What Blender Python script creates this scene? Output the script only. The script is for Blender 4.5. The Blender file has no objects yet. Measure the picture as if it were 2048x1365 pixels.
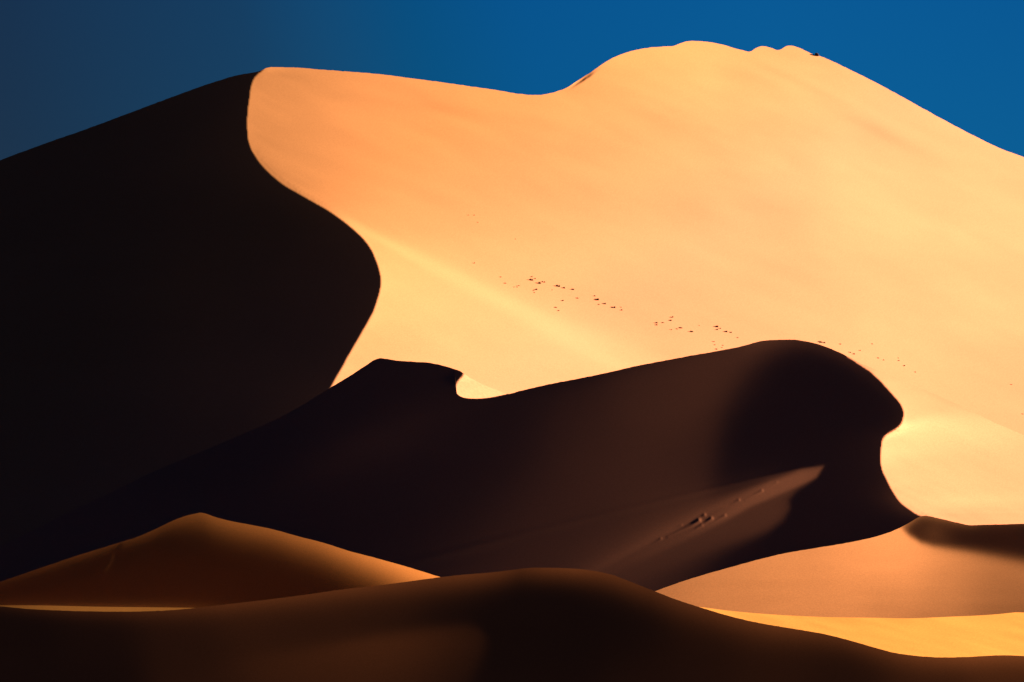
import bpy, math
import numpy as np

# =====================================================================
#  Telephoto view of sand dunes, low sun from the right and slightly ahead.
#  Every dune is a real surface.  Its skyline is given its own distance, its
#  flanks are integrated so that the SUN LAMP alone gives the light and shade.
# =====================================================================
F = 11378.0            # focal length in photo pixels (200 mm on a 36 mm sensor, 2048 px)
UC, VH = 1024.0, 1300.0  # column of the optical axis, row of the horizon
CAM_Z = 4.0
AZ, EL = math.radians(30.0), math.radians(13.0)
S = np.array([math.cos(EL) * math.cos(AZ), math.cos(EL) * math.sin(AZ), math.sin(EL)])
SX, SY, SZ = S
GAIN = 5.5             # rendered red of sunlit sand per unit of cos(incidence)
rng = np.random.default_rng(7)

# ------------------------------------------------------------------ helpers
def curve(pts, x):
    p = np.array(sorted(pts), float)
    xs, ys = p[:, 0], p[:, 1]
    h = np.diff(xs); dl = np.diff(ys) / h
    m = np.empty_like(xs)
    m[1:-1] = (dl[:-1] * h[1:] + dl[1:] * h[:-1]) / (h[1:] + h[:-1])
    m[0], m[-1] = dl[0], dl[-1]
    x = np.asarray(x, float)
    i = np.clip(np.searchsorted(xs, x) - 1, 0, len(xs) - 2)
    t = (x - xs[i]) / h[i]
    lin = np.where(t < 0, ys[i] + m[i] * (x - xs[i]), ys[i + 1] + m[i + 1] * (x - xs[i + 1]))
    t2 = np.clip(t, 0, 1)
    c = ((2*t2**3 - 3*t2**2 + 1) * ys[i] + (t2**3 - 2*t2**2 + t2) * h[i] * m[i]
         + (-2*t2**3 + 3*t2**2) * ys[i + 1] + (t2**3 - t2**2) * h[i] * m[i + 1])
    return np.where((t < 0) | (t > 1), lin, c)

def lin(pts, x):
    p = np.array(sorted(pts), float)
    return np.interp(x, p[:, 0], p[:, 1])

def sig(x): return 1.0 / (1.0 + np.exp(-np.clip(x, -40, 40)))

def gauss(u, v, cu, cv, ru, rv, ang=0.0):
    c, s = math.cos(ang), math.sin(ang)
    a = (u - cu) * c + (v - cv) * s
    b = -(u - cu) * s + (v - cv) * c
    return np.exp(-0.5 * ((a / ru) ** 2 + (b / rv) ** 2))

def blur1(a, n, axis):
    if n < 1: return a
    k = np.exp(-0.5 * (np.arange(-3*n, 3*n + 1) / n) ** 2); k /= k.sum()
    pad = [(0, 0), (0, 0)]; pad[axis] = (3*n, 3*n)
    b = np.pad(a, pad, mode='edge')
    out = np.zeros_like(a)
    for i, w in enumerate(k):
        sl = [slice(None), slice(None)]; sl[axis] = slice(i, i + a.shape[axis])
        out += w * b[tuple(sl)]
    return out
def blur(a, n): return blur1(blur1(a, n, 0), n, 1)

def seg_dist(u, v, pts):
    """distance to a polyline, and position along it 0..1"""
    best = np.full(np.broadcast(u, v).shape, 1e9); pos = np.zeros_like(best)
    n = len(pts) - 1
    for k in range(n):
        (x0, y0), (x1, y1) = pts[k], pts[k + 1]
        dx, dy = x1 - x0, y1 - y0
        t = np.clip(((u - x0) * dx + (v - y0) * dy) / (dx*dx + dy*dy), 0, 1)
        d = np.hypot(u - x0 - t*dx, v - y0 - t*dy)
        m = d < best
        best = np.where(m, d, best); pos = np.where(m, (k + t) / n, pos)
    return best, pos

def in_poly(u, v, pts):
    inside = np.zeros(np.broadcast(u, v).shape, bool)
    n = len(pts)
    for k in range(n):
        (x0, y0), (x1, y1) = pts[k], pts[(k + 1) % n]
        if y0 == y1: continue
        c = (y0 > v) != (y1 > v)
        inside ^= c & (u < (x1 - x0) * (v - y0) / (y1 - y0) + x0)
    return inside

def poly_sd(u, v, pts):
    d, _ = seg_dist(u, v, list(pts) + [pts[0]])
    return np.where(in_poly(u, v, pts), d, -d)

def shepard(u, v, pts, sigma):
    num = np.zeros(np.broadcast(u, v).shape); den = np.full_like(num, 1e-12)
    for (cu, cv, val) in pts:
        d2 = ((u - cu) ** 2 + (v - cv) ** 2) / sigma ** 2
        w = np.exp(-0.5 * d2) + 1e-4 / (1 + d2)
        num += w * val; den += w
    return num / den

def vnoise(x, y, seed):
    """smooth value noise"""
    xi, yi = np.floor(x).astype(np.int64), np.floor(y).astype(np.int64)
    fx, fy = x - xi, y - yi
    fx, fy = fx*fx*fx*(fx*(fx*6 - 15) + 10), fy*fy*fy*(fy*(fy*6 - 15) + 10)
    def hsh(a, b):
        n = (a * 374761393 + b * 668265263 + seed * 974634533) & 0x7fffffff
        n = ((n ^ (n >> 13)) * 1274126177) & 0x7fffffff
        return ((n ^ (n >> 16)) & 0xffff) / 32767.5 - 1.0
    a = hsh(xi, yi) * (1 - fx) + hsh(xi + 1, yi) * fx
    b = hsh(xi, yi + 1) * (1 - fx) + hsh(xi + 1, yi + 1) * fx
    return a * (1 - fy) + b * fy

def u_columns(step=2.0):
    fine = np.arange(-40, 2088 + 1e-6, step)
    out = []; x, s = 2088.0, step
    while x < 4600: s = min(s * 1.12, 60); x += s; out.append(x)
    right = np.array(out); left = -40 - (right[::-1] - 2088)
    return np.concatenate([left, fine, right])

U = u_columns()
ULIM = (-2500.0, 4550.0)

def catmull_shift(col, sh):
    """sample a column at index + sh (array of shifts in rows), edges extended linearly"""
    n = len(col); P = 64
    top = col[0] + (col[0] - col[1]) * np.arange(P, 0, -1)
    bot = col[-1] + (col[-1] - col[-2]) * np.arange(1, P + 1)
    c = np.concatenate([top, col, bot])
    x = np.clip(np.arange(n) + sh + P, 2, n + 2*P - 3)
    i = x.astype(int); t = x - i
    a, b, d, e = c[i - 1], c[i], c[i + 1], c[i + 2]
    return b + 0.5 * t * (d - a + t * (2*a - 5*b + 4*d - e + t * (3*(b - d) + e - a)))

def march(V, L, B0, reverse=False, damp=0.006):
    """integrate log distance so that a sun ray meets the surface with cosine L"""
    n = len(V); dv = V[1] - V[0]
    W = (VH - V) / F
    Y = np.zeros((n, len(U)))
    idx = range(len(U)) if not reverse else range(len(U) - 1, -1, -1)
    idx = list(idx)
    col = -np.cumsum(np.full(n, B0) if np.isscalar(B0) else B0) * dv / F
    Y[:, idx[0]] = col
    A = np.full(n, 0.0)
    for k in range(1, len(idx)):
        j0, j1 = idx[k - 1], idx[k]
        du = U[j1] - U[j0]
        X = (U[j1] - UC) / F
        cs, cz = SX - SY * X, SZ - SY * W
        B = -F * np.gradient(col, dv)
        if k % 4 == 0: B = np.convolve(np.pad(B, 2, mode='edge'), [.1, .2, .4, .2, .1], 'valid')
        Lc = L[:, j1]
        for _ in range(2):
            G1 = 1 + A*X + B*W
            N = np.sqrt(A*A + G1*G1 + B*B)
            es, ez = cs - Lc * A / N, cz - Lc * B / N      # true characteristic direction
            src = SY + Lc * G1 * G1 / N
            A = (src - ez * B) / es
        col = catmull_shift(col, (ez / es) * du / dv) + du / (F * es) * src
        p = np.pad(col, 2, mode='reflect', reflect_type='odd')
        col = col - damp * (p[:-4] - 4*p[1:-3] + 6*p[2:-2] - 4*p[3:-1] + p[4:])
        Y[:, j1] = col
    return Y

def shade(V, Y):
    X = (U[None, :] - UC) / F; W = (VH - V[:, None]) / F
    A = F * np.gradient(Y, U, axis=1); B = -F * np.gradient(Y, V, axis=0)
    N = np.sqrt(A*A + (1 + A*X + B*W) ** 2 + B*B)
    return (A * SX - SY * (1 + A*X + B*W) + B * SZ) / N, A, B

LAST = {}
def solve_lit(V, Y0, d, Lt, A0, B0, free=None, q=4, wA=0.02, wB=0.05, wS=1.0, outer=5, iters=250, keep=None, init=None):
    """lit flank beyond a crest line (signed function d > 0): least squares for the distance,
    tied to the shaded side along the crest.  Returns the full-resolution field."""
    jj = np.arange(0, len(U), q); ii = np.arange(0, len(V), q)
    u, v = U[jj], V[ii]
    y0 = Y0[np.ix_(ii, jj)]; dd = d[np.ix_(ii, jj)]; L = Lt[np.ix_(ii, jj)]
    m = dd > 0
    if keep is not None: m &= keep[np.ix_(ii, jj)]
    fr = None if free is None else free[np.ix_(ii, jj)]
    nid = -np.ones(m.shape, int); nid[m] = np.arange(m.sum()); n = m.sum()
    def edges(axis):
        if axis == 1: a, b = (slice(None), slice(0, -1)), (slice(None), slice(1, None)); h = np.broadcast_to(np.diff(u)[None, :], m[a].shape)
        else: a, b = (slice(0, -1), slice(None)), (slice(1, None), slice(None)); h = np.broadcast_to(np.diff(v)[:, None], m[a].shape)
        ma, mb = m[a], m[b]; ia, ib = nid[a], nid[b]; da, db = dd[a], dd[b]; ya, yb = y0[a], y0[b]
        R = dict(ca=np.zeros(ma.shape), cb=np.zeros(ma.shape), k=np.zeros(ma.shape), ia=np.maximum(ia, 0), ib=np.maximum(ib, 0), ok=ma | mb, full=ma & mb)
        both = ma & mb
        R['ca'][both] = -1 / h[both]; R['cb'][both] = 1 / h[both]
        for mm, sgn in ((ma & ~mb, -1), (mb & ~ma, 1)):
            du_, dk = (da, db) if sgn < 0 else (db, da)
            th = np.clip(du_ / np.maximum(du_ - dk, 1e-6), 0.2, 1.0)
            yu, yk = (ya, yb) if sgn < 0 else (yb, ya)
            yc = yu + (yk - yu) * th
            co = sgn / (th * h)
            key = 'ca' if sgn < 0 else 'cb'
            R[key][mm] = co[mm]; R['k'][mm] = -(co * yc)[mm]
        if fr is not None:
            cut = (fr[a] | fr[b]) & ~both
            R['ok'] = R['ok'] & ~cut
        return R
    H, Ve = edges(1), edges(0)
    rows, cols, vals, rhs, cuts = [], [], [], [], []; nr = 0
    def add(lst, target, w):
        nonlocal nr
        # lst: list of (index array, coefficient array); one row per element
        k = len(target); r = np.arange(nr, nr + k)
        for idx_, co in lst: rows.append(r); cols.append(idx_); vals.append(co * w)
        rhs.append(target * w); nr += k
    ok = H['ok']; add([(H['ia'][ok], F * H['ca'][ok]), (H['ib'][ok], F * H['cb'][ok])], A0 - F * H['k'][ok], np.sqrt(wA))
    ok = Ve['ok']; add([(Ve['ia'][ok], -F * Ve['ca'][ok]), (Ve['ib'][ok], -F * Ve['cb'][ok])], B0 + F * Ve['k'][ok], np.sqrt(wB))
    c4 = m[:-1, :-1] & m[:-1, 1:] & m[1:, :-1] & m[1:, 1:]
    ci, cj = np.nonzero(c4)
    n00, n01, n10, n11 = nid[ci, cj], nid[ci, cj + 1], nid[ci + 1, cj], nid[ci + 1, cj + 1]
    hu = np.diff(u)[cj]; hv = np.diff(v)[ci]
    Xc = (0.5 * (u[cj] + u[cj + 1]) - UC) / F; Wc = (VH - 0.5 * (v[ci] + v[ci + 1])) / F
    cs, cz = SX - SY * Xc, SZ - SY * Wc
    Lc = 0.25 * (L[ci, cj] + L[ci, cj + 1] + L[ci + 1, cj] + L[ci + 1, cj + 1])
    a = cs * F * 0.5 / hu; b = cz * F * 0.5 / hv
    s0 = nr; s0e = nr + len(ci)
    add([(n00, -a + b), (n01, a + b), (n10, -a - b), (n11, a - b)], np.zeros(len(ci)), np.sqrt(wS))
    for up in (0, 1):
        hb = H['ok'] & ~H['full'] & m[:, 1:]                      # crest lies just left of this node
        i_, j_ = np.nonzero(hb)
        i2 = i_ + (1 if up == 0 else -1)
        okk = (i2 >= 0) & (i2 < m.shape[0]); i_, j_, i2 = i_[okk], j_[okk], i2[okk]
        okk = m[i2, j_ + 1]; i_, j_, i2 = i_[okk], j_[okk], i2[okk]
        Xk = (u[j_ + 1] - UC) / F; Wk = (VH - v[i_]) / F
        ck, zk = SX - SY * Xk, SZ - SY * Wk
        cb_, kk = H['cb'][i_, j_], H['k'][i_, j_]
        nb, n2 = nid[i_, j_ + 1], nid[i2, j_ + 1]
        hvv = v[i2] - v[i_]
        s1 = nr
        add([(nb, ck * F * cb_ + zk * F / hvv), (n2, -zk * F / hvv)], np.zeros(len(i_)), np.sqrt(0.5 * wS))
        cuts.append((s1, nr, nb, n2, cb_, kk, hvv, Xk, Wk, ck, L[i_, j_ + 1]))
    rows = np.concatenate(rows); cols = np.concatenate(cols); vals = np.concatenate(vals); rhs = np.concatenate(rhs)
    y = (y0[m]).copy() if init is None else init[np.ix_(ii, jj)][m]
    dg = np.bincount(cols, vals * vals, n) + 1e-9
    Av = lambda x: np.bincount(rows, vals * x[cols], nr)
    At = lambda r: np.bincount(cols, vals * r[rows], n)
    for it in range(outer):
        Aq = F * 0.5 * ((y[n01] - y[n00]) + (y[n11] - y[n10])) / hu
        Bq = -F * 0.5 * ((y[n10] - y[n00]) + (y[n11] - y[n01])) / hv
        if it == 0 and init is None: Aq, Bq = np.full_like(Aq, A0), np.full_like(Bq, B0)
        Bq = np.maximum(Bq, 1.0)
        N = np.sqrt(Aq**2 + (1 + Aq*Xc + Bq*Wc) ** 2 + Bq**2)
        rhs[s0:s0e] = (SY + Lc * N) * np.sqrt(wS)
        for (s1, e1, nb, n2, cb_, kk, hvv, Xk, Wk, ck, Lk) in cuts:
            Ak = F * (cb_ * y[nb] + kk); Bk = np.maximum(-F * (y[n2] - y[nb]) / hvv, 1.0)
            if it == 0 and init is None: Ak, Bk = np.full_like(Ak, A0), np.full_like(Bk, B0)
            Nk = np.sqrt(Ak**2 + (1 + Ak*Xk + Bk*Wk) ** 2 + Bk**2)
            rhs[s1:e1] = (SY + Lk * Nk - ck * F * kk) * np.sqrt(0.5 * wS)
        r = At(rhs - Av(y)); z = r / dg; p = z.copy(); rz = r @ z
        for _ in range(iters):
            Ap = At(Av(p)); al = rz / (p @ Ap + 1e-30)
            y += al * p; r -= al * Ap
            z = r / dg; rz2 = r @ z
            p = z + (rz2 / (rz + 1e-30)) * p; rz = rz2
    # smooth ratio h = (Y - Y0) / d, continued through the crest, then refined
    Yc = y0.copy(); Yc[m] = y
    good = m & (dd > 5.0 * q)
    w = good.astype(float)
    h = np.where(good, (Yc - y0) / np.where(good, dd, 1), 0)
    filled = h.copy(); wt = w.copy()
    for s in (1, 2, 4, 8, 16):
        bw = blur(w, s); bh = blur(h * w, s)
        need = (wt < 0.5) & (bw > 0.02)
        filled[need] = (bh / np.maximum(bw, 1e-9))[need]; wt[need] = 1
    # calm the ratio close to the crest line
    for s in (1.5, 3.0):
        n_ = int(math.ceil(s)); near_ = np.exp(-np.maximum(dd, 0) / (7.0 * s * q / 2))
        filled = filled * (1 - near_) + blur(filled, n_) * near_
    # Catmull-Rom refinement
    def refine(a, src, dst, axis):
        a = np.moveaxis(a, axis, 0)
        x = np.interp(dst, src, np.arange(len(src)))
        i = np.clip(x.astype(int), 0, len(src) - 2); t = (x - i).reshape(-1, *([1] * (a.ndim - 1)))
        g = lambda k: a[np.clip(i + k, 0, len(src) - 1)]
        p0, p1, p2, p3 = g(-1), g(0), g(1), g(2)
        o = p1 + 0.5 * t * (p2 - p0 + t * (2*p0 - 5*p1 + 4*p2 - p3 + t * (3*(p1 - p2) + p3 - p0)))
        return np.moveaxis(o, 0, axis)
    hf = refine(refine(filled, v, V, 0), u, U, 1)
    LAST['h'] = hf
    return Y0 + hf * np.maximum(d, 0)

# ------------------------------------------------------------------ materials
def sand_material(name, col, grain, mott, seed, foot=None, z0=0, z1=1):
    m = bpy.data.materials.new(name); m.use_nodes = True
    nt = m.node_tree; nt.nodes.clear()
    N = nt.nodes.new; Lk = nt.links.new
    out = N('ShaderNodeOutputMaterial'); bs = N('ShaderNodeBsdfDiffuse'); bs.inputs['Roughness'].default_value = 0.0
    tc = N('ShaderNodeTexCoord')
    n1 = N('ShaderNodeTexNoise'); n1.inputs['Scale'].default_value = grain; n1.inputs['Detail'].default_value = 2.0
    n2 = N('ShaderNodeTexNoise'); n2.inputs['Scale'].default_value = mott; n2.inputs['Detail'].default_value = 4.0
    mp = N('ShaderNodeMapping'); mp.inputs['Location'].default_value = (seed, seed * 1.7, 0)
    mp2 = N('ShaderNodeMapping'); mp2.inputs['Scale'].default_value = (0.45, 0.25, 1.6); mp2.inputs['Rotation'].default_value = (0, 0.5, 0)
    r1 = N('ShaderNodeMapRange'); r1.inputs['From Min'].default_value = 0.3; r1.inputs['From Max'].default_value = 0.7
    r1.inputs['To Min'].default_value = 0.90; r1.inputs['To Max'].default_value = 1.10
    r2 = N('ShaderNodeMapRange'); r2.inputs['From Min'].default_value = 0.3; r2.inputs['From Max'].default_value = 0.7
    r2.inputs['To Min'].default_value = 0.95; r2.inputs['To Max'].default_value = 1.05
    mu = N('ShaderNodeMath'); mu.operation = 'MULTIPLY'
    mx = N('ShaderNodeVectorMath'); mx.operation = 'SCALE'; mx.inputs[0].default_value = col
    Lk(tc.outputs['Object'], mp.inputs['Vector']); Lk(mp.outputs[0], n1.inputs['Vector'])
    Lk(mp.outputs[0], mp2.inputs['Vector']); Lk(mp2.outputs[0], n2.inputs['Vector'])
    Lk(n1.outputs['Fac'], r1.inputs['Value']); Lk(n2.outputs['Fac'], r2.inputs['Value'])
    Lk(r1.outputs[0], mu.inputs[0]); Lk(r2.outputs[0], mu.inputs[1])
    Lk(mu.outputs[0], mx.inputs['Scale']); Lk(mx.outputs[0], bs.inputs['Color'])
    if foot is not None:                      # paler tint to the right and foot: highlight wash-out put into the colour
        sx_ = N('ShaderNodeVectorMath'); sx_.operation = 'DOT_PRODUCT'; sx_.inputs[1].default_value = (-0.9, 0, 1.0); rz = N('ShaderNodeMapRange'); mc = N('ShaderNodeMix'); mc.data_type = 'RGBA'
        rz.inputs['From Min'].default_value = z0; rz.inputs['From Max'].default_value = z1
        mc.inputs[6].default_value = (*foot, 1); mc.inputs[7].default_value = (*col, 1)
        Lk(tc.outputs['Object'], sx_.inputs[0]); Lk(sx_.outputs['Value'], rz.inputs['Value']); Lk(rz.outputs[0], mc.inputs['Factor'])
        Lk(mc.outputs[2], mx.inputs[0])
    Lk(bs.outputs[0], out.inputs['Surface'])
    return m

# ------------------------------------------------------------------ dune meshes
scene = bpy.context.scene
COL = bpy.context.collection
FIELDS = {}

def sample_col(V, Y, v):
    """cubic sample: Y (rows x cols) at rows v (rows2 x cols)"""
    x = np.clip((v - V[0]) / (V[1] - V[0]), 1, len(V) - 3)
    i = x.astype(int); t = x - i
    j = np.broadcast_to(np.arange(Y.shape[1])[None, :], v.shape)
    a, b, c, e = Y[i - 1, j], Y[i, j], Y[i + 1, j], Y[i + 2, j]
    return b + 0.5 * t * (c - a + t * (2*a - 5*b + 4*c - e + t * (3*(b - c) + e - a)))

def dune(name, label, V, Y, top, mat, fine_px, step=2.0, back_slope=0.55, v_bot=1450.0, crest=None, cols=None, lip=None):
    U = globals()['U']
    if cols is not None: sel = (U >= cols[0]) & (U <= cols[1]); U = U[sel]; Y = Y[:, sel]; top = top[sel]
    if crest is not None and cols is not None: crest = (crest[0], crest[1], crest[2][:, sel], crest[3][:, sel])
    top = np.minimum(top, v_bot - 30)
    span = v_bot - top.min()
    s = list(np.arange(0, fine_px, step)); k = step
    while s[-1] < span: k = min(k * 1.25, 14); s.append(s[-1] + k)
    s = np.array(s); s[-1] = span
    t = (s / span)[:, None]
    # keep `step` px rows under the crest on every column, then stretch to the foot
    loc = v_bot - top
    v = top[None, :] + np.minimum(s[:, None], 1e9) * (loc / span)[None, :]
    if lip is not None: v = np.maximum(v, lip[None, :])
    ly = sample_col(V, Y, v); uu = np.broadcast_to(U[None, :], v.shape).copy()
    flip = None
    if crest is not None:                      # put vertices exactly on the knife crest
        c0, rcv, ybase, hf = crest
        cl = c0 + rcv
        c = np.interp(v, V, cl); slope = np.interp(v, V, np.gradient(cl, V)); du = c - uu
        ins = (uu > -38) & (uu < 2086)
        mrow = np.gradient(v, U, axis=1); rs = np.gradient(v, axis=0)
        steep = np.abs(slope * rs / np.maximum(np.abs(1 - slope * mrow), .05)) <= 2.0
        hit = steep & (du >= -1.0) & (du < 1.0) & ins
        sl = np.where(np.abs(slope) < .3, 1e9, slope)
        dv_ = -du / sl
        for _ in range(3): dv_ = dv_ + (uu - np.interp(v + dv_, V, cl)) / sl
        half = 0.5 * np.gradient(v, axis=0)
        hitv = ~steep & (np.abs(du) < 10) & (np.abs(dv_) <= half) & ins & (v + dv_ > top[None, :])
        vn = np.where(hitv, v + dv_, v)
        uu = np.where(hit, c, uu)
        g0 = np.gradient(ybase, U, axis=1)
        dd = uu - np.interp(vn, V, c0); dd = dd - np.interp(vn, V, rcv) * np.exp(-np.maximum(dd, 0) / 14.0)
        dd = np.where(hit | hitv, 0, np.maximum(dd, 0))
        ly = sample_col(V, ybase, vn) + np.where(hit, du, 0) * sample_col(V, g0, vn) + dd * sample_col(V, hf, vn)
        v = vn
        hh = hit | hitv
        flip = hh[1:, :-1] & hh[:-1, 1:]
    y = np.exp(ly)
    x = (uu - UC) / F * y; z = CAM_Z + (VH - v) / F * y
    nr, nc = y.shape
    front = np.stack([x, y, z], -1).reshape(-1, 3)
    fr = np.arange(nr * nc).reshape(nr, nc)
    q0 = np.stack([fr[:-1, :-1], fr[1:, :-1], fr[1:, 1:], fr[:-1, 1:]], -1)
    if flip is not None: q0 = np.where(flip[..., None], np.roll(q0, -1, axis=-1), q0)
    quads = [q0.reshape(-1, 4)]
    # lee side, running away from the crest down to below the ground
    xc, yc, zc = x[0], y[0], z[0]
    g = np.array([0, .004, .012, .03, .06, .1, .16, .24, .34, .46, .6, .76, .9, 1.0])[:, None]
    run = (np.maximum(zc, 0) + 4.0) / back_slope
    yb = yc + g * run; xb = xc * (yb / yc)
    zb = zc - g * run * back_slope
    back = np.stack([xb, yb, zb], -1).reshape(-1, 3)
    bk = np.arange(len(g) * nc).reshape(len(g), nc) + nr * nc
    qb = np.stack([bk[:-1, :-1], bk[:-1, 1:], bk[1:, 1:], bk[1:, :-1]], -1)
    if lip is not None: qb = qb[:, np.abs(np.diff(v[0])) < 10]     # the step behind the lip is filled by the slope behind it
    quads.append(qb.reshape(-1, 4))
    co = np.concatenate([front, back]); q = np.concatenate(quads)
    me = bpy.data.meshes.new(name)
    me.vertices.add(len(co)); me.vertices.foreach_set('co', co.astype(np.float32).ravel())
    me.loops.add(q.size); me.loops.foreach_set('vertex_index', q.astype(np.int32).ravel())
    me.polygons.add(len(q)); me.polygons.foreach_set('loop_start', np.arange(0, q.size, 4, dtype=np.int32))
    me.polygons.foreach_set('loop_total', np.full(len(q), 4, np.int32))
    me.update(calc_edges=True)
    me.materials.append(mat)
    o = bpy.data.objects.new(name, me); COL.objects.link(o)
    o['kind'] = 'structure'; o['label'] = label; o['category'] = 'sand dune'
    return o

def grid(V): return U[None, :] + 0 * V[:, None], V[:, None] + 0 * U[None, :]


def place(V, Y, u, v, dist):
    """set the distance of one point of the field; all else follows"""
    Y = Y - Y[np.argmin(abs(V - v)), np.argmin(abs(U - u))] + math.log(dist)
    return V, Y, dist

# =============================================================== 1. far great dune
B_TOP = [(-2500, 1345), (-1600, 1010), (-800, 650), (-300, 438), (0, 321), (26, 311), (100, 284), (180, 256), (260, 226), (340, 196),
         (400, 174), (440, 161), (470, 152), (500, 146.5), (512, 144.5), (526, 139.5), (531, 137), (541, 135), (560, 135), (600, 136),
         (640, 139.5), (700, 144), (760, 149), (830, 158), (912, 169), (960, 176), (1000, 181.5), (1030, 187), (1050, 189.5),
         (1070, 190.5), (1090, 189), (1110, 184.5), (1136, 174.5), (1150, 165.5), (1185, 142.5), (1215, 122), (1250, 106.5),
         (1280, 98.5), (1300, 95.5), (1330, 93.5), (1348, 92), (1360, 87.5), (1370, 84), (1395, 82.5), (1420, 85), (1445, 89.5), (1470, 97),
         (1490, 102), (1500, 103.5), (1510, 98), (1520, 93.3), (1530, 93), (1545, 97), (1557, 101), (1562, 99), (1574, 92.3),
         (1585, 92), (1605, 99), (1625, 108.5), (1640, 113), (1700, 140), (1760, 170), (1820, 203), (1880, 236), (1940, 268),
         (2000, 297), (2048, 315), (2300, 435), (3000, 760), (3800, 1120), (4600, 1345)]
S_CREST = [(40, 535), (100, 535), (126, 534.5), (135, 531.5), (141, 526), (149, 516), (159, 508), (172, 503), (190, 500), (210, 497), (235, 495), (255, 494.5),
           (272, 495.5), (288, 499), (303, 505), (316, 513), (335, 528), (352, 545), (366, 562), (379, 582), (392, 605), (406, 630),
           (420, 655), (432, 672), (442, 686), (454, 701), (466, 715), (480, 729), (497, 741), (515, 750), (535, 757.5), (552, 761.5),
           (565, 762.5), (580, 760.5), (595, 757), (613, 751), (630, 744.5), (647, 735), (670, 722), (690, 710), (712, 697), (735, 685),
           (757, 672), (777, 661), (860, 612), (1000, 535), (1460, 300)]
Vb = np.arange(40, 1480, 2.0); gu, gv = grid(Vb)
topB = curve(B_TOP, U)
rough = 0.35 * vnoise(U / 9.0, U * 0 + 3.3, 5) + 0.25 * vnoise(U / 3.5, U * 0 + 9.3, 6)
topB = topB + np.where((U > -30) & (U < 2080), rough, 0)
cB = curve(S_CREST, Vb)
rc = 0.6 * vnoise(Vb / 12.0, Vb * 0 + 1.3, 15)
dB = gu - cB[:, None]
dB = dB - rc[:, None] * np.exp(-np.maximum(dB, 0) / 14.0)
# shaded flank: a plane in shade with the faintest swell
sB = gv - topB[None, :]
Bs = 3.0
dd0 = np.maximum(-dB, 0)
IS = .0004 + .011 * np.exp(-dd0 / 150.0) * sig((gv - 330) / 60) * (1 - .5 * gauss(gu, gv, 640, 700, 120, 60)) + .004 * np.exp(-dd0 / 60.0) + .003 * gauss(gu, gv, 420, 640, 130, 110)
IS += .0022 * vnoise((gu * .8 - gv * .6) / 160, (gv * .8 + gu * .6) / 60, 91) * np.exp(-dd0 / 300.0)
YB0 = march(Vb, .7 * IS / GAIN - .0012 * sig((330 - gu) / 120), 3.5)
ptsB = [(520, 160, .72), (510, 210, .8), (600, 250, .82), (520, 280, .85), (560, 330, 1.0), (700, 300, 1.25), (640, 385, 1.35), (560, 150, .85), (700, 180, 1.1),
        (800, 190, 1.25), (850, 250, 1.36), (900, 300, 1.46), (850, 400, 1.46), (1000, 350, 1.52), (1000, 230, 1.5), (1100, 470, 1.5), (980, 440, 1.35),
        (1070, 205, 1.5), (1200, 250, 1.62), (1150, 330, 1.5), (1300, 150, 1.85), (1400, 110, 1.95), (1500, 300, 1.85), (1650, 180, 2.0), (1300, 400, 1.65), (1250, 560, 1.55),
        (1500, 560, 1.75), (1800, 400, 2.05), (2000, 400, 2.1), (2000, 560, 2.15), (1850, 640, 1.95), (2000, 760, 1.8), (1600, 640, 1.75), (1750, 560, 1.95),
        (1350, 660, 1.7), (1150, 590, 1.6), (1050, 545, 1.55), (950, 495, 1.5), (850, 440, 1.5), (780, 410, 1.5), (3000, 900, 2.0), (1500, 1000, 1.9), (700, 1000, 1.8)]
IB = shepard(gu, gv, ptsB, 75.0)
IB = np.where(IB < 1.4, 1.4 - (1.4 - IB) * .68, IB) * np.interp(gu, [1000, 1500], [1.0, .955])
low = [(800, 560, 1.78), (850, 650, 1.72), (950, 700, 1.78), (720, 720, 1.5), (700, 690, 1.5), (785, 570, 1.65), (1100, 720, 1.9), (740, 500, 1.75), (900, 600, 1.85), (1250, 730, 1.95)]
IL = shepard(gu, gv, low, 70.0)
# the soft spur that runs down from the bend of the crest
line = lambda u: 448 + (u - 700) * 0.452 + 0.00003 * (u - 700) ** 2
pd = (gv - line(gu)) * 0.91                      # >0 below the spur
wsp = np.clip(6 + (gu - 720) * 0.036, 5, 40)
fade = sig((1260 - gu) / 70.0) * sig((gu - 640) / 25.0)
IB2 = IB * sig(-pd / wsp) + IL * sig(pd / wsp)
IB = IB * (1 - fade * sig((pd + 40) / 10)) + IB2 * fade * sig((pd + 40) / 10)
IB += fade * 0.42 * np.exp(-0.5 * ((pd - wsp * .6) / (wsp * 0.95)) ** 2)
# wind-combed mottling, faint furrows below the top
fur = vnoise((gu * .94 + gv * .34) / 150, (gv * .94 - gu * .34) / 26, 21) * .6 + vnoise((gu * .94 + gv * .34) / 60, (gv * .94 - gu * .34) / 14, 22) * .4
IB *= 1 + 0.055 * fur * (1 + .6 * gauss(gu, gv, 1450, 200, 260, 90, .3)) + .07 * np.exp(-np.maximum(dB, 0) / 45.0) * vnoise((gu * .86 + gv * .5) / 70, (gv * .86 - gu * .5) / 5, 23)
IB -= .24 * gauss(gu, gv, 900, 222, 110, 7, .12) + .16 * gauss(gu, gv, 580, 152, 30, 6, .1) + .30 * gauss(gu, gv, 1340, 245, 55, 12, .25)
IB -= .30 * gauss(gu, gv, 1770, 270, 70, 9, .45) + .22 * gauss(gu, gv, 1600, 165, 90, 7, .42) + .24 * gauss(gu, gv, 1440, 325, 50, 14, .3)
IB += .14 * gauss(gu, gv, 1700, 205, 110, 8, .44) + .1 * gauss(gu, gv, 1400, 145, 90, 9, .1)
LB = np.clip(IB, .05, 2.45) / GAIN
YB = solve_lit(Vb, YB0, dB, LB, 1.2, 3.4, q=4)
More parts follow.
